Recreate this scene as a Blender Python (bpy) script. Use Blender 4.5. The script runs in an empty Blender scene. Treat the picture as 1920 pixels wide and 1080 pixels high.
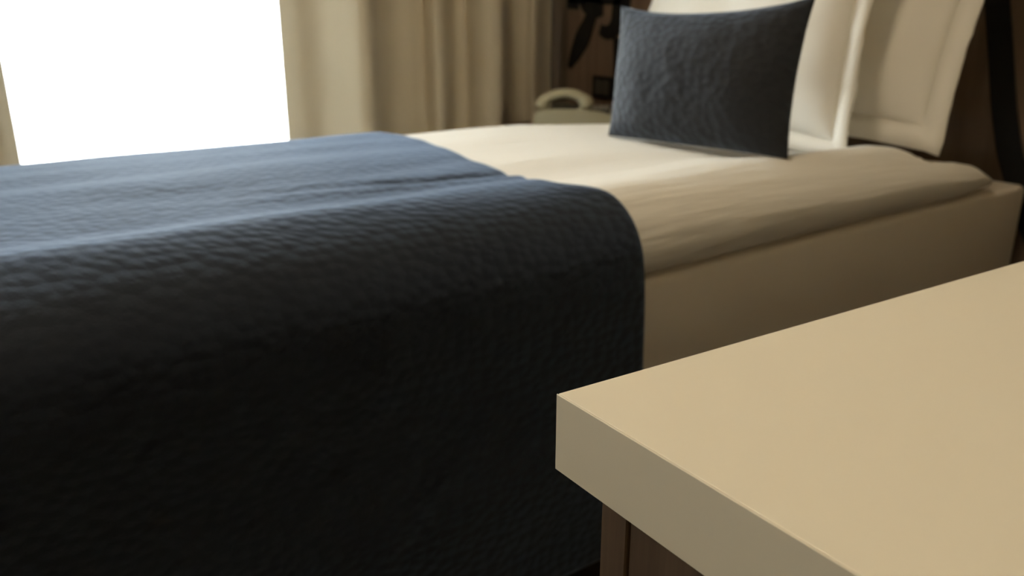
import bpy, bmesh, math, random
from mathutils import Vector, Matrix, noise

random.seed(4)
scn = bpy.context.scene
COL = scn.collection

# ------------------------------------------------------------------ camera
cam_d = bpy.data.cameras.new('camera')
cam = bpy.data.objects.new('camera', cam_d)
COL.objects.link(cam)
cam_d.sensor_width = 36.0
cam_d.lens = 1590 / 1920 * 36.0
cam_d.clip_start = 0.02
PITCH = math.atan2(540, 1590)
YAW = math.radians(54.3)
cam.location = (0, 0, 0.88)
cam.rotation_euler = (math.pi / 2 - PITCH, 0, YAW - math.pi / 2)
cam_d.dof.use_dof = True
cam_d.dof.focus_distance = 0.44
cam_d.dof.aperture_fstop = 9.5
scn.camera = cam

# ------------------------------------------------------------------ world: even overcast sky
w = bpy.data.worlds.new('overcast')
scn.world = w
w.use_nodes = True
bg = w.node_tree.nodes['Background']
bg.inputs['Color'].default_value = (0.93, 0.97, 1.0, 1)
bg.inputs['Strength'].default_value = 32.0

# portal in the window opening (guides the sky light, gives none of its own)
for px, pw in ((0.75, 1.5), (-1.05, 0.4)):
    pl = bpy.data.lights.new('window_portal', 'AREA')
    pl.shape = 'RECTANGLE'
    pl.size, pl.size_y = pw, 2.2
    pl.cycles.is_portal = True
    po = bpy.data.objects.new('window_portal', pl)
    po.location = (px, 2.86, 1.2)
    po.rotation_euler = (-math.pi / 2, 0, 0)
    COL.objects.link(po)

vs = scn.view_settings
vs.view_transform = 'Standard'
vs.look = 'None'
vs.exposure = 0.0
vs.gamma = 1.0
vs.use_curve_mapping = False
scn.cycles.max_bounces = 12
scn.cycles.diffuse_bounces = 8
scn.cycles.transparent_max_bounces = 16
scn.cycles.sample_clamp_indirect = 8.0


# ------------------------------------------------------------------ materials
def mat(name, col, rough=0.6, spec=0.5, sheen=0.0, sheen_tint=(1, 1, 1), sheen_rough=0.4):
    m = bpy.data.materials.new(name)
    m.use_nodes = True
    b = m.node_tree.nodes['Principled BSDF']
    b.inputs['Base Color'].default_value = (*col, 1)
    b.inputs['Roughness'].default_value = rough
    b.inputs['Specular IOR Level'].default_value = spec
    if sheen:
        b.inputs['Sheen Weight'].default_value = sheen
        b.inputs['Sheen Roughness'].default_value = sheen_rough
        b.inputs['Sheen Tint'].default_value = (*sheen_tint, 1)
    return m


def nodes(m):
    nt = m.node_tree
    return nt, nt.nodes, nt.links, nt.nodes['Principled BSDF']


def noise_col(m, c1, c2, scale, coord='Object', stretch=(1, 1, 1), detail=4.0):
    nt, N, L, b = nodes(m)
    tc = N.new('ShaderNodeTexCoord')
    mp = N.new('ShaderNodeMapping')
    mp.inputs['Scale'].default_value = stretch
    n = N.new('ShaderNodeTexNoise')
    n.inputs['Scale'].default_value = scale
    n.inputs['Detail'].default_value = detail
    r = N.new('ShaderNodeValToRGB')
    r.color_ramp.elements[0].position = 0.3
    r.color_ramp.elements[1].position = 0.7
    r.color_ramp.elements[0].color = (*c1, 1)
    r.color_ramp.elements[1].color = (*c2, 1)
    L.new(tc.outputs[coord], mp.inputs['Vector'])
    L.new(mp.outputs[0], n.inputs['Vector'])
    L.new(n.outputs['Fac'], r.inputs['Fac'])
    L.new(r.outputs['Color'], b.inputs['Base Color'])
    return n


def weave_bump(m, scale, strength, dist, coord='UV', stretch=(1, 1, 1)):
    nt, N, L, b = nodes(m)
    tc = N.new('ShaderNodeTexCoord')
    mp = N.new('ShaderNodeMapping')
    mp.inputs['Scale'].default_value = stretch
    n = N.new('ShaderNodeTexNoise')
    n.inputs['Scale'].default_value = scale
    n.inputs['Detail'].default_value = 3
    bp = N.new('ShaderNodeBump')
    bp.inputs['Strength'].default_value = strength
    bp.inputs['Distance'].default_value = dist
    L.new(tc.outputs[coord], mp.inputs['Vector'])
    L.new(mp.outputs[0], n.inputs['Vector'])
    L.new(n.outputs['Fac'], bp.inputs['Height'])
    L.new(bp.outputs[0], b.inputs['Normal'])


def matelasse(m, cells, strength, dist):
    """woven navy cloth with little puffed scales"""
    nt, N, L, b = nodes(m)
    tc = N.new('ShaderNodeTexCoord')
    mp = N.new('ShaderNodeMapping')
    mp.inputs['Scale'].default_value = (cells, cells * 1.25, cells)
    v = N.new('ShaderNodeTexVoronoi')
    v.voronoi_dimensions = '2D'
    v.feature = 'SMOOTH_F1'
    v.inputs['Scale'].default_value = 1.0
    v.inputs['Randomness'].default_value = 0.85
    v.inputs['Smoothness'].default_value = 0.4
    inv = N.new('ShaderNodeMath')
    inv.operation = 'SUBTRACT'
    inv.inputs[0].default_value = 1.0
    n = N.new('ShaderNodeTexNoise')
    n.inputs['Scale'].default_value = 6.0
    add = N.new('ShaderNodeMath')
    add.operation = 'MULTIPLY_ADD'
    add.inputs[1].default_value = 0.25
    bp = N.new('ShaderNodeBump')
    bp.inputs['Strength'].default_value = strength
    bp.inputs['Distance'].default_value = dist
    L.new(tc.outputs['UV'], mp.inputs['Vector'])
    L.new(mp.outputs[0], v.inputs['Vector'])
    L.new(v.outputs['Distance'], inv.inputs[1])
    L.new(mp.outputs[0], n.inputs['Vector'])
    L.new(n.outputs['Fac'], add.inputs[0])
    L.new(inv.outputs[0], add.inputs[2])
    L.new(add.outputs[0], bp.inputs['Height'])
    L.new(bp.outputs[0], b.inputs['Normal'])


M = {}
M['navy'] = mat('navy_cloth', (0.006, 0.0065, 0.009), 0.8, 0.15, 0.60, (0.53, 0.70, 1.0), 0.55)
matelasse(M['navy'], 56, 0.42, 0.004)
M['navy_cushion'] = mat('navy_cushion_cloth', (0.026, 0.028, 0.033), 0.75, 0.2, 0.45, (0.66, 0.80, 1.0), 0.4)
matelasse(M['navy_cushion'], 56, 0.6, 0.004)
M['linen'] = mat('white_linen', (0.82, 0.79, 0.72), 0.85, 0.2, 0.1)
weave_bump(M['linen'], 4, 0.45, 0.010, 'UV', (1, 7, 1))
M['sheet'] = mat('fitted_sheet', (0.73, 0.67, 0.57), 0.85, 0.2)
weave_bump(M['sheet'], 9, 0.2, 0.004, 'Object', (1, 1, 3))
M['pillow'] = mat('pillow_cotton', (0.84, 0.81, 0.74), 0.85, 0.2, 0.1)
weave_bump(M['pillow'], 7, 0.3, 0.006, 'UV', (1, 3, 1))
M['curtain'] = mat('curtain_cloth', (0.60, 0.53, 0.40), 0.8, 0.2, 0.1)
weave_bump(M['curtain'], 60, 0.15, 0.002, 'UV', (8, 1, 1))
M['slab'] = mat('cream_laminate', (0.82, 0.7, 0.5), 0.38, 0.4)
noise_col(M['slab'], (0.715, 0.63, 0.47), (0.735, 0.645, 0.485), 3.0)
M['wood'] = mat('dark_wood', (0.06, 0.036, 0.02), 0.5, 0.4)
noise_col(M['wood'], (0.075, 0.045, 0.024), (0.15, 0.095, 0.055), 6.0, 'Object', (14, 14, 0.8), 6)
M['panel'] = mat('brown_panel', (0.05, 0.032, 0.02), 0.55, 0.3)
noise_col(M['panel'], (0.13, 0.085, 0.056), (0.19, 0.128, 0.088), 4.0, 'Object', (6, 6, 0.7), 5)
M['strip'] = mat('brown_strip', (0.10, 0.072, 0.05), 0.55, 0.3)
M['black'] = mat('black_paint', (0.008, 0.008, 0.008), 0.6, 0.3)
M['phone'] = mat('cream_plastic', (0.42, 0.39, 0.27), 0.5, 0.4)
M['phone_dark'] = mat('dark_plastic', (0.05, 0.045, 0.035), 0.5, 0.4)
M['key'] = mat('grey_key', (0.25, 0.24, 0.2), 0.5, 0.4)
M['wall'] = mat('beige_plaster', (0.46, 0.37, 0.25), 0.9, 0.2)
weave_bump(M['wall'], 90, 0.1, 0.002, 'Object')
M['ceiling'] = mat('ceiling_paint', (0.80, 0.73, 0.6), 0.9, 0.2)
M['floor'] = mat('floor_carpet', (0.03, 0.024, 0.018), 0.45, 0.4)
noise_col(M['floor'], (0.022, 0.018, 0.014), (0.04, 0.032, 0.024), 60.0)
M['trim'] = mat('painted_trim', (0.6, 0.55, 0.45), 0.5, 0.4)
M['frame'] = mat('window_white', (0.8, 0.8, 0.78), 0.4, 0.4)
M['metal'] = mat('brushed_metal', (0.5, 0.5, 0.5), 0.3, 0.5)
M['metal'].node_tree.nodes['Principled BSDF'].inputs['Metallic'].default_value = 1
M['ground'] = mat('pale_paving', (0.5, 0.5, 0.48), 0.9, 0.2)
noise_col(M['ground'], (0.45, 0.45, 0.43), (0.55, 0.55, 0.53), 0.5)

g = bpy.data.materials.new('window_glass')
g.use_nodes = True
N, L = g.node_tree.nodes, g.node_tree.links
N.remove(N['Principled BSDF'])
tr, gl, mx, fr = N.new('ShaderNodeBsdfTransparent'), N.new('ShaderNodeBsdfGlossy'), N.new('ShaderNodeMixShader'), N.new('ShaderNodeFresnel')
gl.inputs['Roughness'].default_value = 0.02
tr.inputs['Color'].default_value = (0.95, 0.97, 0.96, 1)
L.new(fr.outputs[0], mx.inputs[0]); L.new(tr.outputs[0], mx.inputs[1]); L.new(gl.outputs[0], mx.inputs[2])
L.new(mx.outputs[0], N['Material Output'].inputs['Surface'])
M['glass'] = g

s = bpy.data.materials.new('sheer_voile')
s.use_nodes = True
N, L = s.node_tree.nodes, s.node_tree.links
N.remove(N['Principled BSDF'])
tl, tr, df, mx, m2 = (N.new('ShaderNodeBsdfTranslucent'), N.new('ShaderNodeBsdfTransparent'), N.new('ShaderNodeBsdfDiffuse'),
                      N.new('ShaderNodeMixShader'), N.new('ShaderNodeMixShader'))
tl.inputs['Color'].default_value = (0.9, 0.9, 0.88, 1)
df.inputs['Color'].default_value = (0.9, 0.9, 0.88, 1)
mx.inputs[0].default_value = 0.3
m2.inputs[0].default_value = 0.35
L.new(tl.outputs[0], mx.inputs[1]); L.new(df.outputs[0], mx.inputs[2])
L.new(mx.outputs[0], m2.inputs[1]); L.new(tr.outputs[0], m2.inputs[2])
L.new(m2.outputs[0], N['Material Output'].inputs['Surface'])
M['sheer'] = s


# ------------------------------------------------------------------ helpers
def link(name, me, m, parent=None, smooth=False):
    o = bpy.data.objects.new(name, me)
    COL.objects.link(o)
    me.materials.append(m)
    if smooth:
        for p in me.polygons:
            p.use_smooth = True
    if parent:
        o.parent = parent
    return o


def obj(name, bm, m, parent=None, smooth=False):
    bmesh.ops.recalc_face_normals(bm, faces=bm.faces)
    me = bpy.data.meshes.new(name)
    bm.to_mesh(me)
    bm.free()
    return link(name, me, m, parent, smooth)


def thing(name, label, cat, loc=(0, 0, 0), rz=0, group=None):
    o = bpy.data.objects.new(name, None)
    COL.objects.link(o)
    o.empty_display_size = 0.05
    o.location = loc
    o.rotation_euler = (0, 0, rz)
    return tag(o, label, cat, group)


def tag(o, label, cat, group=None):
    o['label'] = label
    o['category'] = cat
    if group:
        o['group'] = group
    return o


def struct(o):
    o['kind'] = 'structure'
    return o


def box_bm(x0, x1, y0, y1, z0, z1, bev=0.0, seg=2):
    bm = bmesh.new()
    bmesh.ops.create_cube(bm, size=1)
    for v in bm.verts:
        v.co = Vector((x0 + (v.co.x + .5) * (x1 - x0), y0 + (v.co.y + .5) * (y1 - y0), z0 + (v.co.z + .5) * (z1 - z0)))
    if bev:
        bmesh.ops.bevel(bm, geom=list(bm.edges), offset=bev, segments=seg, affect='EDGES', profile=0.5)
    return bm


def grid_me(name, nu, nv, fco, fuv=None, wrap_u=False):
    """nu x nv points, fco(i, j) -> co"""
    vs_ = [fco(i, j) for i in range(nu) for j in range(nv)]
    fs = []
    for i in range(nu if wrap_u else nu - 1):
        i2 = (i + 1) % nu
        for j in range(nv - 1):
            fs.append((i * nv + j, i2 * nv + j, i2 * nv + j + 1, i * nv + j + 1))
    me = bpy.data.meshes.new(name)
    me.from_pydata(vs_, [], fs)
    if fuv:
        uv = me.uv_layers.new(name='UVMap')
        for lp in me.loops:
            i, j = divmod(lp.vertex_index, nv)
            uv.data[lp.index].uv = fuv(i, j)
    return me


def lerp_tab(tab, x):
    if x <= tab[0][0]:
        return tab[0][1]
    for (a, b), (c, d) in zip(tab, tab[1:]):
        if x <= c:
            t = (x - a) / (c - a)
            t = t * t * (3 - 2 * t)
            return b + (d - b) * t
    return tab[-1][1]


def lin_tab(tab, x):
    if x <= tab[0][0]:
        return tab[0][1]
    for (a, b), (c, d) in zip(tab, tab[1:]):
        if x <= c:
            return b + (d - b) * (x - a) / (c - a)
    return tab[-1][1]


def catmull(pts, n):
    P = [Vector(p) for p in pts]
    P = [P[0] * 2 - P[1]] + P + [P[-1] * 2 - P[-2]]
    out = []
    for k in range(1, len(P) - 2):
        a, b, c, d = P[k - 1:k + 3]
        for q in range(n):
            t = q / n
            out.append(0.5 * ((2 * b) + (c - a) * t + (2 * a - 5 * b + 4 * c - d) * t * t + (3 * b - a - 3 * c + d) * t ** 3))
    out.append(P[-2])
    return out


def nz(x, y, z=0.0):
    return noise.noise(Vector((x, y, z)))


# ------------------------------------------------------------------ room shell
X0, X1, Y0, Y1, ZC = -1.9, 2.105, -1.5, 2.70, 2.55
T = 0.14
struct(obj('floor', box_bm(X0 - T, X1 + T, Y0 - T, Y1 + T, -0.1, 0), M['floor']))
struct(obj('ceiling', box_bm(X0 - T, X1 + T, Y0 - T, Y1 + T, ZC, ZC + 0.1), M['ceiling']))
struct(obj('wall_head', box_bm(X1, X1 + T, Y0 - T, Y1 + T, 0, ZC), M['wall']))
struct(obj('wall_foot', box_bm(X0 - T, X0, Y0 - T, Y1 + T, 0, ZC), M['wall']))
struct(obj('wall_desk', box_bm(X0, X1, Y0 - T, Y0, 0, ZC), M['wall']))
WX0, WX1, WZ0, WZ1 = 0.0, 1.5, 0.12, 2.3
VX0, VX1 = -1.25, -0.85  # unseen narrow second window, added to bring side light to desk and bed
bm = bmesh.new()
for a in ((X0, VX0, 0, ZC), (VX1, WX0, 0, ZC), (WX1, X1, 0, ZC), (WX0, WX1, 0, WZ0), (WX0, WX1, WZ1, ZC), (VX0, VX1, 0, WZ0), (VX0, VX1, WZ1, ZC)):
    b = box_bm(a[0], a[1], Y1, Y1 + T, a[2], a[3])
    me = bpy.data.meshes.new('t'); b.to_mesh(me); b.free(); bm.from_mesh(me); bpy.data.meshes.remove(me)
struct(obj('wall_window', bm, M['wall']))
F = 0.05
for wn, a, b in (('window_1', WX0, WX1), ('added_window', VX0, VX1)):
    win = struct(bpy.data.objects.new(wn, None))
    COL.objects.link(win)
    win.location = (0, Y1 + 0.06, 0)
    obj('window_frame', box_bm(a, a + F, -.03, .03, WZ0, WZ1, .004), M['frame'], win)
    obj('window_frame', box_bm(b - F, b, -.03, .03, WZ0, WZ1, .004), M['frame'], win)
    obj('window_frame', box_bm(a + F, b - F, -.03, .03, WZ0, WZ0 + F, .004), M['frame'], win)
    obj('window_frame', box_bm(a + F, b - F, -.03, .03, WZ1 - F, WZ1, .004), M['frame'], win)
    obj('window_pane', box_bm(a + F, b - F, -.003, .003, WZ0 + F, WZ1 - F), M['glass'], win)
struct(obj('ground', box_bm(-40, 40, Y1 + 1, 60, -6.2, -6.0), M['ground']))
struct(obj('baseboard_head', box_bm(X1 - .015, X1, Y0, 0.5, 0, .08, .003), M['trim']))
struct(obj('baseboard_foot', box_bm(X0, X0 + .015, Y0, Y1, 0, .08, .003), M['trim']))
struct(obj('baseboard_desk', box_bm(X0 + .02, X1 - .02, Y0, Y0 + .015, 0, .08, .003), M['trim']))

# ------------------------------------------------------------------ brown wall panel with raised black strokes
hp = thing('wall_panel', 'brown wall panel with black stroke pattern behind the bed head', 'panel', (X1 - .035, 0, 0))
PY0, PY1, PZ1 = 0.52, 2.53, 2.0
obj('board', box_bm(0, .034, PY0, PY1, 0.02, PZ1, .003), M['panel'], hp)
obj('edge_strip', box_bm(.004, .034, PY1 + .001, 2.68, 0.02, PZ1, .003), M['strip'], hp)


def stroke(pts, name='black_stroke'):
    """flat raised stroke, pts = (y, z, width) centre line"""
    P = catmull([(p[0] * 1.022, .88 + (p[1] - .88) * 1.022, p[2]) for p in pts], 8)
    bm = bmesh.new()
    rows = []
    for k, p in enumerate(P):
        q0, q1 = P[max(k - 1, 0)], P[min(k + 1, len(P) - 1)]
        d = Vector((q1.x - q0.x, q1.y - q0.y)).normalized()
        n = Vector((-d.y, d.x)) * p.z / 2
        r = []
        for sx, sg in ((-.005, 1), (-.005, -1), (0.001, -1), (0.001, 1)):
            r.append(bm.verts.new((sx, p.x + n.x * sg, p.y + n.y * sg)))
        rows.append(r)
    for a, b in zip(rows, rows[1:]):
        for k in range(4):
            bm.faces.new((a[k], a[(k + 1) % 4], b[(k + 1) % 4], b[k]))
    bm.faces.new(rows[0]); bm.faces.new(rows[-1])
    o = obj(name, bm, M['black'], hp)
    return o


stroke([(0.66, -.0 + 0.1, .05), (0.86, .48, .055), (0.915, .62, .055), (0.955, .78, .055), (0.985, .90, .055), (1.02, 1.05, .055), (1.08, 1.3, .055), (1.15, 1.6, .05)])
stroke([(2.445, 0.85, .065), (2.44, 1.0, .07), (2.44, 1.3, .07)])
stroke([(2.457, 0.648, .02), (2.43, 0.69, .05), (2.39, 0.75, .075), (2.36, .80, .06), (2.345, .84, .05), (2.375, .90, .08), (2.37, 1.1, .09)])
stroke([(2.295, 0.785, .035), (2.265, 0.775, .045), (2.23, 0.785, .055), (2.20, .83, .08), (2.19, .95, .09), (2.2, 1.15, .09)])
stroke([(2.30, 0.93, .05), (2.31, 0.875, .05), (2.30, 0.825, .03)])
stroke([(2.20, 0.60, .03), (2.205, .68, .03), (2.21, .76, .035)])
stroke([(2.47, 0.91, .085), (2.35, 0.91, .085), (2.19, 0.905, .085)])
stroke([(1.55, 0.9, .06), (1.5, 1.1, .06), (1.6, 1.3, .06), (1.75, 1.35, .06)])
stroke([(1.30, 1.0, .06), (1.25, 1.3, .06), (1.3, 1.6, .06)])

# ------------------------------------------------------------------ ceiling lamp: unseen, added for overhead light on bed and desk
LX, LY = 0.2, 0.95
lp_ = thing('added_ceiling_lamp', 'unseen round ceiling lamp with warm opal diffuser, added to light the bed and desk', 'lamp', (LX, LY, ZC))
bm = bmesh.new()
bmesh.ops.create_cone(bm, cap_ends=True, segments=48, radius1=.25, radius2=.26, depth=.04)
bmesh.ops.translate(bm, verts=bm.verts, vec=(0, 0, -.02))
obj('base', bm, M['frame'], lp_)
dm = bpy.data.materials.new('lit_opal')
dm.use_nodes = True
db = dm.node_tree.nodes['Principled BSDF']
db.inputs['Base Color'].default_value = (.9, .85, .75, 1)
db.inputs['Emission Color'].default_value = (1.0, 0.81, 0.58, 1)
db.inputs['Emission Strength'].default_value = 25.5
bm = bmesh.new()
bmesh.ops.create_cone(bm, cap_ends=True, segments=48, radius1=.21, radius2=.235, depth=.03)
bmesh.ops.translate(bm, verts=bm.verts, vec=(0, 0, -.056))
obj('diffuser', bm, dm, lp_)

# ------------------------------------------------------------------ curtains
def curtain(name, plan, z0, z1, m, thick, n=10, hem=True, sway=0.004):
    P = catmull([(x, y, 0) for x, y in plan], n)
    L_ = [0.0]
    for a, b in zip(P, P[1:]):
        L_.append(L_[-1] + (b - a).length)
    nv = 14
    def co(i, j):
        t = j / (nv - 1)
        p = P[i]
        z = z0 + (z1 - z0) * t
        return (p.x + sway * nz(p.x * 4, z * 1.5), p.y + sway * nz(p.x * 5 + 9, z * 1.3), z)
    me = grid_me(name, len(P), nv, co, lambda i, j: (L_[i], (z1 - z0) * j / (nv - 1)))
    o = link(name, me, m, None, True)
    if thick:
        so = o.modifiers.new('solid', 'SOLIDIFY'); so.thickness = thick; so.offset = 0
    return o


rt = [(0.967, 2.52), (1.007, 2.49), (1.063, 2.46), (1.109, 2.41), (1.148, 2.365), (1.175, 2.36), (1.204, 2.39), (1.266, 2.47), (1.341, 2.53), (1.416, 2.54), (1.46, 2.53), (1.445, 2.46), (1.451, 2.43), (1.483, 2.44), (1.538, 2.5), (1.59, 2.55), (1.634, 2.54), (1.621, 2.47), (1.624, 2.41), (1.653, 2.39), (1.694, 2.41), (1.81, 2.545), (1.862, 2.585), (1.903, 2.565), (1.914, 2.525), (1.984, 2.565), (2.035, 2.585)]
c = curtain('heavy_curtain', rt, 0.02, 2.40, M['curtain'], 0.004)
tag(c, 'beige heavy curtain hanging in deep folds beside the brown wall panel', 'curtain')
lf = [(0.240, 2.505), (0.20, 2.48), (0.14, 2.46), (0.09, 2.47), (0.05, 2.51), (0.0, 2.52), (-.05, 2.47), (-.10, 2.45), (-.15, 2.48), (-.19, 2.52),
      (-.25, 2.52), (-.30, 2.48)]
c = curtain('heavy_curtain', lf, 0.02, 2.40, M['curtain'], 0.004)
tag(c, 'grey-beige heavy curtain at the left end of the bright window', 'curtain')
sp = []
k = 0
x = -0.22
while x < 1.75:
    sp.append((x, 2.60 + (0.030 if k % 2 else 0.004) + 0.006 * random.random()))
    x += 0.035 + 0.02 * random.random()
    k += 1
c = curtain('sheer_curtain', sp, 0.02, 2.40, M['sheer'], 0, 6)
tag(c, 'white sheer curtain blown out by daylight between the heavy curtains', 'curtain')
rail = thing('curtain_rail', 'white double curtain rail along the top of the window wall', 'rail', (0, 0, 2.42))
obj('track', box_bm(-.35, 2.0, 2.46, 2.50, 0, .025, .003), M['frame'], rail)
obj('track', box_bm(-.35, 2.0, 2.59, 2.62, 0, .025, .003), M['frame'], rail)
for bx in (-.3, .45, 1.2, 1.95):
    obj('bracket', box_bm(bx - .012, bx + .012, 2.46, Y1, .024, .034), M['frame'], rail)

# ------------------------------------------------------------------ bed
BX0, BX1, BY0, BY1 = -0.10, 2.045, 0.853, 1.635
MT = 0.485
bed = thing('bed', 'single bed with white sheeted mattress under the duvet', 'bed', (0.96, 1.244, 0))
bed_c = Vector((0.96, 1.244, 0))
def rel(bm):
    bmesh.ops.translate(bm, verts=bm.verts, vec=-bed_c); return bm
o = obj('mattress', rel(box_bm(BX0, BX1, BY0, BY1, 0.262, MT, .014, 4)), M['sheet'], bed, True)
o['label'] = 'mattress in a white fitted sheet'
o = obj('bed_base', rel(box_bm(BX0 + .005, BX1 - .005, BY0 + .006, BY1 - .006, 0.07, 0.262, .008, 2)), M['sheet'], bed)
for lx in (BX0 + .08, BX1 - .08):
    for ly in (BY0 + .08, BY1 - .08):
        bm = bmesh.new()
        bmesh.ops.create_cone(bm, cap_ends=True, segments=16, radius1=.018, radius2=.026, depth=.07)
        bmesh.ops.translate(bm, verts=bm.verts, vec=(lx, ly, .035))
        obj('leg', rel(bm), M['black'], bed)

# duvet ---------------------------------------------------------------
ZT = [(-.2, .624), (0.75, .621), (0.95, .620), (1.15, .616), (1.26, .607), (1.41, .598), (1.6, .582), (1.75, .566), (1.84, .55), (1.90, .525)]
HUMP = [(0.2, .002), (1.0, .000), (1.3, .008), (1.52, .024), (1.75, .014), (1.86, 0.0)]
YN, YF = 0.84, 1.645


def duvet_profile(x, n_top=40):
    """list of (y, z) from under the near lip, over the top, to under the far lip"""
    zt = lin_tab(ZT, x)
    zb = MT + .003
    h = zt - zb
    lip = min(lin_tab([(0, .034), (.85, .036), (1.2, .046), (1.6, .046), (1.9, .028)], x), h * .5)                        # height of the lip above the mattress
    rn = lin_tab([(0.0, .20), (.3, .14), (.8, .095), (1.2, .12), (1.5, .105), (1.7, .07), (1.9, .06)], x)   # how far the near shoulder reaches in
    hu = lin_tab(HUMP, x)
    out = [(YN + .05, zb), (YN + .022, zb + .006), (YN + .006, zb + lip * .55)]
    hh = zt - (zb + lip)
    for k in range(13):
        a = k / 12 * math.pi / 2
        out.append((YN + rn * (1 - math.cos(a)) ** 1.0, zb + lip + hh * math.sin(a) ** 0.95))
    y0, y1 = YN + rn, YF - .09
    for k in range(1, n_top):
        out.append((y0 + (y1 - y0) * k / n_top, zt))
    for k in range(12, -1, -1):
        a = k / 12 * math.pi / 2
        out.append((YF - .09 * (1 - math.cos(a)), zb + lip + hh * math.sin(a)))
    out += [(YF - .006, zb + lip * .5), (YF - .05, zb)]
    res = []
    for y, z in out:
        wgt = max(0, min(1, (z - zb - lip) / max(hh, .01)))
        z += hu * wgt * math.exp(-((y - .935) / .055) ** 2)
        z += wgt * (.0035 * nz(x * 2.2, y * 6) + .002 * nz(x * 5, y * 17, 3))
        z -= wgt * lin_tab([(.1, .003), (.4, .006), (.8, .008), (1.2, .004), (1.5, 0)], x) * math.exp(-((y - 1.035) / .06) ** 2)
        # the pillows sink into the duvet
        a = max(0, min(1, (x - 1.44) / .10)); b = max(0, min(1, (y - lin_tab([(1.58, .945), (1.66, .872)], x)) / .055))
        z -= wgt * .052 * a * a * (3 - 2 * a) * b * b * (3 - 2 * b) * (1 if x < 1.80 else max(0, (1.86 - x) / .06))
        cy = (y - 1.24) / .4
        z -= .006 * cy * cy * wgt if y > 1.24 else 0
        res.append((y, z))
    return res


xs = [BX0 - .035 + (1.90 - BX0 + .035) * i / 110 for i in range(111)]
profs = []
for i, x in enumerate(xs):
    pr = duvet_profile(x)
    # round the plan corners at the head end
    e = max(0, (x - 1.72) / .18)
    sq = 1 - .06 * e * e
    pr = [(1.24 + (y - 1.24) * sq + 0.0, z) for y, z in pr]
    profs.append(pr)
nvp = len(profs[0])


def duvet_uv(i, j):
    return (xs[i], sum(0.02 for _ in range(j)))


me = grid_me('duvet', len(xs), nvp, lambda i, j: (xs[i], *profs[i][j]), lambda i, j: (xs[i], j * .021))
bm = bmesh.new()
bm.from_mesh(me)
bmesh.ops.holes_fill(bm, edges=[e for e in bm.edges if e.is_boundary], sides=0)
bpy.data.meshes.remove(me)
dv = obj('duvet', bm, M['linen'], None, True)
tag(dv, 'puffy white duvet with rounded edge lying on the mattress', 'duvet')

# runner --------------------------------------------------------------
EDGE = [(-.47, .838), (-.2, .839), (-.12, .837), (-.04, .832), (0, .830), (.028, .826), (.068, .821), (.107, .813), (.12, .804), (.133, .784),
        (.146, .760), (.159, .748), (.19, .743), (.222, .746), (.253, .755), (.30, .756), (.378, .757), (.44, .766), (.50, .778), (.57, .788),
        (.69, .800), (.75, .780), (.85, .745), (1.2, .73)]      # right edge of the runner against distance round the section


def runner_path(x):
    """cross-section following the duvet, hanging straight at both sides"""
    pr = [(y, z) for y, z in duvet_profile(x)][3:-2]
    out = []
    off = .007
    for k, (y, z) in enumerate(pr):
        a, b = pr[max(k - 1, 0)], pr[min(k + 1, len(pr) - 1)]
        d = Vector((b[0] - a[0], b[1] - a[1]))
        d.normalize()
        out.append((y - d.y * off, z + d.x * off))
    ny, nzv = out[0]
    near = [(ny + .002 * math.sin(k * .5) - .0, nzv - (nzv - .05) * (1 - k / 24)) for k in range(24)]
    fy, fz = out[-1]
    far = [(fy, fz - (fz - .12) * k / 10) for k in range(1, 11)]
    return near + out + far


RN = 76
rows = []
x_left = -0.155
for i in range(RN):
    rows.append(None)
base_paths = {}


def crease(x, y):
    """dent of the long fold across the top of the runner"""
    d = 0.0
    if 0.2 < x < .80:
        yc = lin_tab([(.2, 1.14), (.44, 1.105), (.54, 1.091), (.61, 1.069), (.735, 1.048), (.8, 1.04)], x)
        a = lin_tab([(.2, 0), (.45, .4), (.6, 1), (.72, 1), (.80, .5)], x)
        d += a * (-.012 * math.exp(-((y - yc - .004) / .010) ** 2) + .006 * math.exp(-((y - yc + .022) / .018) ** 2))
    return d


def runner_co(i, j):
    t = i / (RN - 1)
    # first find the section at the edge, then place the vertex between the left end and the edge
    x = x_left + (0.79 - x_left) * t
    pth = base_paths.setdefault(i, runner_path(x))
    y, z = pth[j]
    # distance round the section from the start of the near shoulder (j = 24)
    if j < 24:
        s_ = -(pth[24][1] - z)
    else:
        s_ = slen[i][j]
    ex = lin_tab(EDGE, s_)
    xx = x_left + (ex - x_left) * t
    if 30 < j < len(pth) - 12:
        z += crease(xx, y)
        z += .005 * nz(xx * 1.8 + 3, y * 9, 5) + .0012 * nz(xx * 4.5, y * 20, 8)
        if 0.93 < y < 1.0:
            z += .004 * math.sin((y - .93) / .07 * math.pi)
    else:
        sm = 1.0 if j < 24 else 0.4
        y += sm * (.006 * nz(xx * 3.0, z * 3.2, 1) + .002)
        y -= sm * .004
    return (xx, y, z)


slen = []
for i in range(RN):
    x = x_left + (0.79 - x_left) * i / (RN - 1)
    pth = base_paths.setdefault(i, runner_path(x))
    sl = [0.0] * len(pth)
    for j in range(25, len(pth)):
        sl[j] = sl[j - 1] + math.dist(pth[j], pth[j - 1])
    # measured along the top from the shoulder's side
    slen.append(sl)
tot = [0.0]
p0 = base_paths[40]
for a, b in zip(p0, p0[1:]):
    tot.append(tot[-1] + math.dist(a, b))
me = grid_me('bed_runner', RN, len(base_paths[0]), runner_co,
             lambda i, j: (x_left + (0.79 - x_left) * i / (RN - 1), tot[j]))
rn = link('bed_runner', me, M['navy'], None, True)
so = rn.modifiers.new('solid', 'SOLIDIFY'); so.thickness = .005; so.offset = 1
sb = rn.modifiers.new('sub', 'SUBSURF'); sb.levels = 1; sb.render_levels = 1
tag(rn, 'navy textured bed runner draped across the foot of the bed', 'bed runner')


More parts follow.
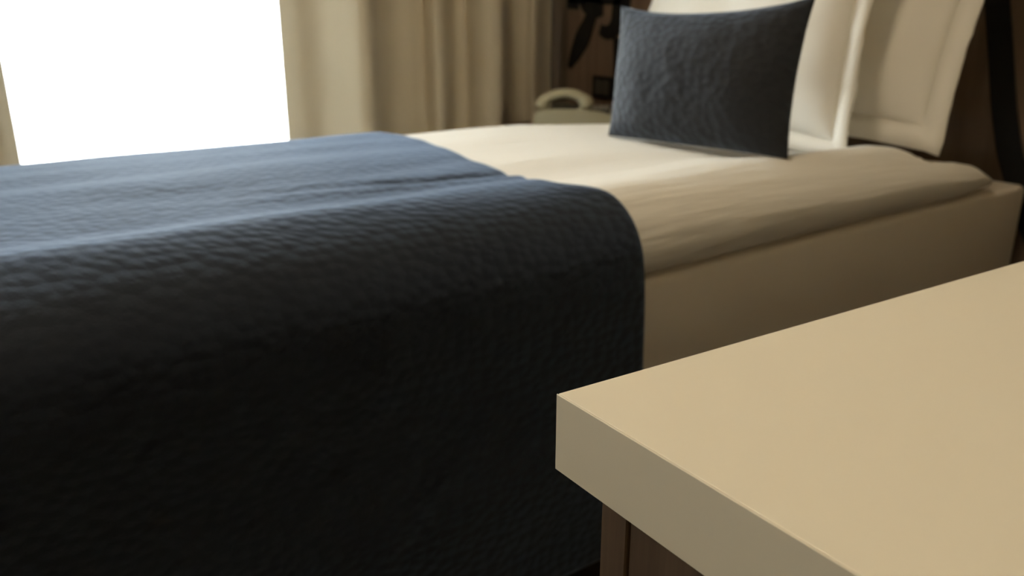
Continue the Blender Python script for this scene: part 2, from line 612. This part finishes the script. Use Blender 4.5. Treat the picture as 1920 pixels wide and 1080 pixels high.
# ------------------------------------------------------------------ cushions and pillows
def pad_mesh(name, BL, BR, TR, TL, thick, pinch=.014, n=34, pb=None, pt=None, p=2.4, wob=.004, seed=0, front=1.0, back=0.8, pw=.55):
    """a stuffed pad spanned by four corners, fuller in front; corner ears stay pointed"""
    BL, BR, TR, TL = map(Vector, (BL, BR, TR, TL))
    nrm = (BR - BL).cross(TL - BL).normalized()
    ctr = (BL + BR + TR + TL) / 4
    def base(u, v):
        return BL * (1 - u) * (1 - v) + BR * u * (1 - v) + TR * u * v + TL * (1 - u) * v
    bm = bmesh.new()
    uvl = bm.loops.layers.uv.new('UVMap')
    W, H = (BR - BL).length, (TL - BL).length
    grids = []
    for side in (1, -1):
        gv = []
        for i in range(n + 1):
            r = []
            for j in range(n + 1):
                # cosine spacing: finer near the seams
                u = .5 - .5 * math.cos(math.pi * i / n)
                v = .5 - .5 * math.cos(math.pi * j / n)
                a, b = 2 * u - 1, 2 * v - 1
                fu, fv = 1 - abs(a) ** p, 1 - abs(b) ** p
                q = base(u, v)
                q += (ctr - q).normalized() * 0
                q += (BL - BR).normalized() * a * pinch * fv * abs(a) ** 2
                q += (BL - TL).normalized() * b * ((pinch if pb is None else pb) if b < 0 else (pinch if pt is None else pt)) * fu * abs(b) ** 2
                th = thick * (fu * fv) ** pw * (front if side > 0 else back)
                th *= 1 + .10 * nz(u * 3 + seed, v * 3, seed)
                q += nrm * th * side
                if 0 < i < n and 0 < j < n:
                    q += nrm * wob * nz(u * 7 + seed, v * 5, seed + 5) * (fu * fv) ** .5
                if side < 0 and (i in (0, n) or j in (0, n)):
                    r.append(grids[0][i][j])
                else:
                    r.append(bm.verts.new(q))
            gv.append(r)
        grids.append(gv)
        for i in range(n):
            for j in range(n):
                vs_ = [gv[i][j], gv[i + 1][j], gv[i + 1][j + 1], gv[i][j + 1]]
                try:
                    f = bm.faces.new(vs_)
                except ValueError:
                    continue
                for lp, (ii, jj) in zip(f.loops, ((i, j), (i + 1, j), (i + 1, j + 1), (i, j + 1))):
                    lp[uvl].uv = ((.5 - .5 * math.cos(math.pi * ii / n)) * W, (.5 - .5 * math.cos(math.pi * jj / n)) * H)
    return bm


def seam_tube(pts, r, closed=True):
    bm = bmesh.new()
    n = len(pts)
    rings = []
    for k in range(n):
        a, b = Vector(pts[k - 1]), Vector(pts[(k + 1) % n])
        d = (b - a).normalized()
        s1 = d.orthogonal().normalized()
        s2 = d.cross(s1)
        rings.append([bm.verts.new(Vector(pts[k]) + (s1 * math.cos(q * math.pi / 3) + s2 * math.sin(q * math.pi / 3)) * r) for q in range(6)])
    return bm, rings


def flange_bm(BL, BR, TR, TL, wdt, pinch, seed, n=26):
    """flat border of an Oxford pillowcase, gently waved"""
    BL, BR, TR, TL = map(Vector, (BL, BR, TR, TL))
    nrm = (BR - BL).cross(TL - BL).normalized()
    cs = [BL, BR, TR, TL]
    ux, uy = (BR - BL).normalized(), (TL - BL).normalized()
    outd = [(-ux - uy), (ux - uy), (ux + uy), (-ux + uy)]
    mid = [-uy, ux, uy, -ux]
    inner, outer = [], []
    for e in range(4):
        a, b = cs[e], cs[(e + 1) % 4]
        for k in range(n):
            t = k / n
            f = 1 - abs(2 * t - 1) ** 2.4
            q = a.lerp(b, t) - mid[e] * (pinch * f + .004)
            od = outd[e] * (1 - t) + outd[(e + 1) % 4] * t
            od = od * abs(2 * t - 1) ** 3 + mid[e] * (1 - abs(2 * t - 1) ** 3)
            wv = nrm * (.012 * nz(e * 3 + t * 5, seed, 2) + .006 * nz(t * 14, e, seed))
            inner.append(q)
            outer.append(q + od * wdt + wv)
    bm = bmesh.new()
    uvl = bm.loops.layers.uv.new('UVMap')
    rows = []
    for q, o_ in zip(inner, outer):
        m_ = q.lerp(o_, .5) + nrm * .002
        rows.append([bm.verts.new(q), bm.verts.new(m_), bm.verts.new(o_)])
    for k in range(len(rows)):
        a, b = rows[k], rows[(k + 1) % len(rows)]
        for j in range(2):
            f = bm.faces.new((a[j], b[j], b[j + 1], a[j + 1]))
            for lp, (kk, jj) in zip(f.loops, ((k, j), (k + 1, j), (k + 1, j + 1), (k, j + 1))):
                lp[uvl].uv = (kk * .02, jj * .02)
    return bm


def set_origin(objs_bm, o):
    for bm in objs_bm:
        bmesh.ops.translate(bm, verts=bm.verts, vec=-Vector(o))


# navy cushion
cu = ((1.173, 1.297, .618), (1.257, .920, .616), (1.340, .957, .888), (1.237, 1.343, .869))
ct = thing('cushion', 'navy textured cushion standing on the duvet against the white pillows', 'cushion', (1.22, 1.12, .615))
bm = pad_mesh('cover', *cu, .078, .012, 40, pb=.002, pt=.026, p=2.2, wob=.004, seed=1)
set_origin([bm], (1.22, 1.12, .615))
obj('cover', bm, M['navy_cushion'], ct, True)

# white pillows
def pillow(label, BL, BR, TR, TL, thick, seed, fl):
    loc = (Vector(BL) + Vector(BR)) / 2
    t = thing('pillow', label, 'pillow', loc, 0, 'white pillows at the bed head')
    a = pad_mesh('pillowcase', BL, BR, TR, TL, thick, .016, 36, p=2.6, wob=.010, seed=seed)
    b = flange_bm(BL, BR, TR, TL, fl, .016, seed)
    set_origin([a, b], loc)
    obj('pillowcase', a, M['pillow'], t, True)
    o = obj('flange', b, M['pillow'], t, True)
    so = o.modifiers.new('solid', 'SOLIDIFY'); so.thickness = .003; so.offset = 0
    return t


pillow('white pillow directly behind the navy cushion', (1.59, 1.67, .598), (1.562, 1.035, .602), (1.70, 1.09, 1.02), (1.735, 1.70, 1.02), .075, 3, .042)
pillow('rearmost white pillow leaning on the brown wall panel', (1.79, 1.58, .615), (1.726, .940, .630), (1.915, .962, 1.03), (1.955, 1.605, 1.03), .07, 7, .055)

# ------------------------------------------------------------------ nightstand, phone, little black box
ns = thing('nightstand', 'dark brown nightstand between bed and window curtain', 'nightstand', (1.78, 2.05, 0))
obj('top', box_bm(-.18, .235, -.33, .22, .476, .50, .003), M['wood'], ns)
obj('side_panel', box_bm(-.165, .23, -.32, -.30, .0, .476), M['wood'], ns)
obj('side_panel', box_bm(-.165, .23, .19, .21, .0, .476), M['wood'], ns)
obj('back_panel', box_bm(.215, .23, -.30, .19, .0, .476), M['wood'], ns)
for z0 in (.06, .27):
    d = obj('drawer', box_bm(-.165, .2, -.295, .185, z0, z0 + .195, .003), M['wood'], ns)
    bm = bmesh.new()
    bmesh.ops.create_uvsphere(bm, u_segments=14, v_segments=8, radius=.012)
    bmesh.ops.translate(bm, verts=bm.verts, vec=(-.176, -.055, z0 + .11))
    obj('knob', bm, M['metal'], d, True)

# telephone: local x along its width (left handset end to right keypad end as seen from the bed)
ph = thing('telephone', 'cream desk telephone with handset, on the nightstand beyond the bed', 'telephone', (1.735, 2.095, .50), math.radians(-44))
bm = bmesh.new()
prof = [(-.11, 0), (.135, 0), (.135, .044), (.10, .054), (.03, .062), (-.06, .062), (-.11, .050)]
vsA = [bm.verts.new((x, -.085, z)) for x, z in prof]
vsB = [bm.verts.new((x, .085, z)) for x, z in prof]
bm.faces.new(vsA); bm.faces.new(vsB[::-1])
for k in range(len(prof)):
    bm.faces.new((vsA[k], vsA[(k + 1) % 7], vsB[(k + 1) % 7], vsB[k]))
bmesh.ops.recalc_face_normals(bm, faces=bm.faces)
bmesh.ops.bevel(bm, geom=list(bm.edges), offset=.006, segments=2, affect='EDGES')
obj('body', bm, M['phone'], ph)
obj('cradle_shade', box_bm(-.062, .024, -.065, .055, .060, .0635, .001), M['phone_dark'], ph)  # dark plate under the handset, so the gap shows as a shaded hole
kp = obj('keypad', box_bm(.062, .122, -.06, .06, .046, .0605, .002), M['phone_dark'], ph)
for a in range(3):
    for b in range(4):
        o = obj('key', box_bm(.068 + a * .018, .081 + a * .018, -.05 + b * .026, -.034 + b * .026, .058, .0645, .002, 1), M['key'], kp)
        o.rotation_euler = (0, 0, 0)
# handset: an arched grip with a cup at each end
path = catmull([(-.092, -.01, .062), (-.086, -.01, .076), (-.062, -.01, .095), (-.022, -.01, .104), (.018, -.01, .098), (.044, -.01, .080), (.050, -.01, .066)], 6)
rad = [(0, .032), (.14, .032), (.3, .023), (.5, .020), (.7, .023), (.86, .032), (1, .032)]
bm = bmesh.new()
rings = []
for k, q in enumerate(path):
    t = k / (len(path) - 1)
    r = lerp_tab(rad, t)
    d = (path[min(k + 1, len(path) - 1)] - path[max(k - 1, 0)]).normalized()
    s1 = Vector((0, 1, 0)); s2 = d.cross(s1).normalized()
    rings.append([bm.verts.new(q + s1 * math.cos(a * math.pi / 7) * r * 1.25 + s2 * math.sin(a * math.pi / 7) * r * .72) for a in range(14)])
for a, b in zip(rings, rings[1:]):
    for k in range(14):
        bm.faces.new((a[k], a[(k + 1) % 14], b[(k + 1) % 14], b[k]))
bm.faces.new(rings[0]); bm.faces.new(rings[-1])
obj('handset', bm, M['phone'], ph, True)

bx = thing('wall_socket', 'small square black socket on the brown wall panel just above the telephone', 'socket', (X1 - .0352, 2.315, .586))
obj('plate', box_bm(-.012, 0, -.056, .056, -.038, .038, .004), M['black'], bx)
obj('insert', box_bm(-.0145, -.011, -.035, -.002, -.026, .026, .002), M['phone_dark'], bx)
obj('insert', box_bm(-.0145, -.011, .002, .035, -.026, .026, .002), M['phone_dark'], bx)

# ------------------------------------------------------------------ desk
dk = thing('desk', 'cream topped desk with dark wooden base in front of the bed', 'desk', (0.247, 0.305, 0), math.radians(-3.6))
DW, DD, DZ, DT = 1.62, 0.78, 0.69, 0.0435
o = obj('desktop', box_bm(.0011, DW, -DD, 0, DZ - DT, DZ, .0007, 2), M['slab'], dk)
o['label'] = 'thick cream laminate desktop'
o = obj('edge_band', box_bm(0, .0009, -DD, 0, DZ - DT, DZ, .0003, 1), M['slab'], dk)
OX = .017
obj('back_panel', box_bm(OX, DW - .03, -.038, -.018, 0, DZ - DT, .0008, 1), M['wood'], dk)
obj('side_panel', box_bm(OX + .0015, OX + .02, -DD + .03, -.0386, 0, DZ - DT, .0008, 1), M['wood'], dk)
obj('side_panel', box_bm(DW - .05, DW - .03, -DD + .03, -.039, 0, DZ - DT, .0008, 1), M['wood'], dk)
obj('shelf', box_bm(OX + .0205, .42, -DD + .05, -.039, .30, .318), M['wood'], dk)
obj('divider', box_bm(.42, .44, -DD + .03, -.039, 0, DZ - DT), M['wood'], dk)
# the free end is cut slightly out of square
for o in dk.children:
    for v in o.data.vertices:
        if v.co.x < .6:
            v.co.x -= .036 * v.co.y
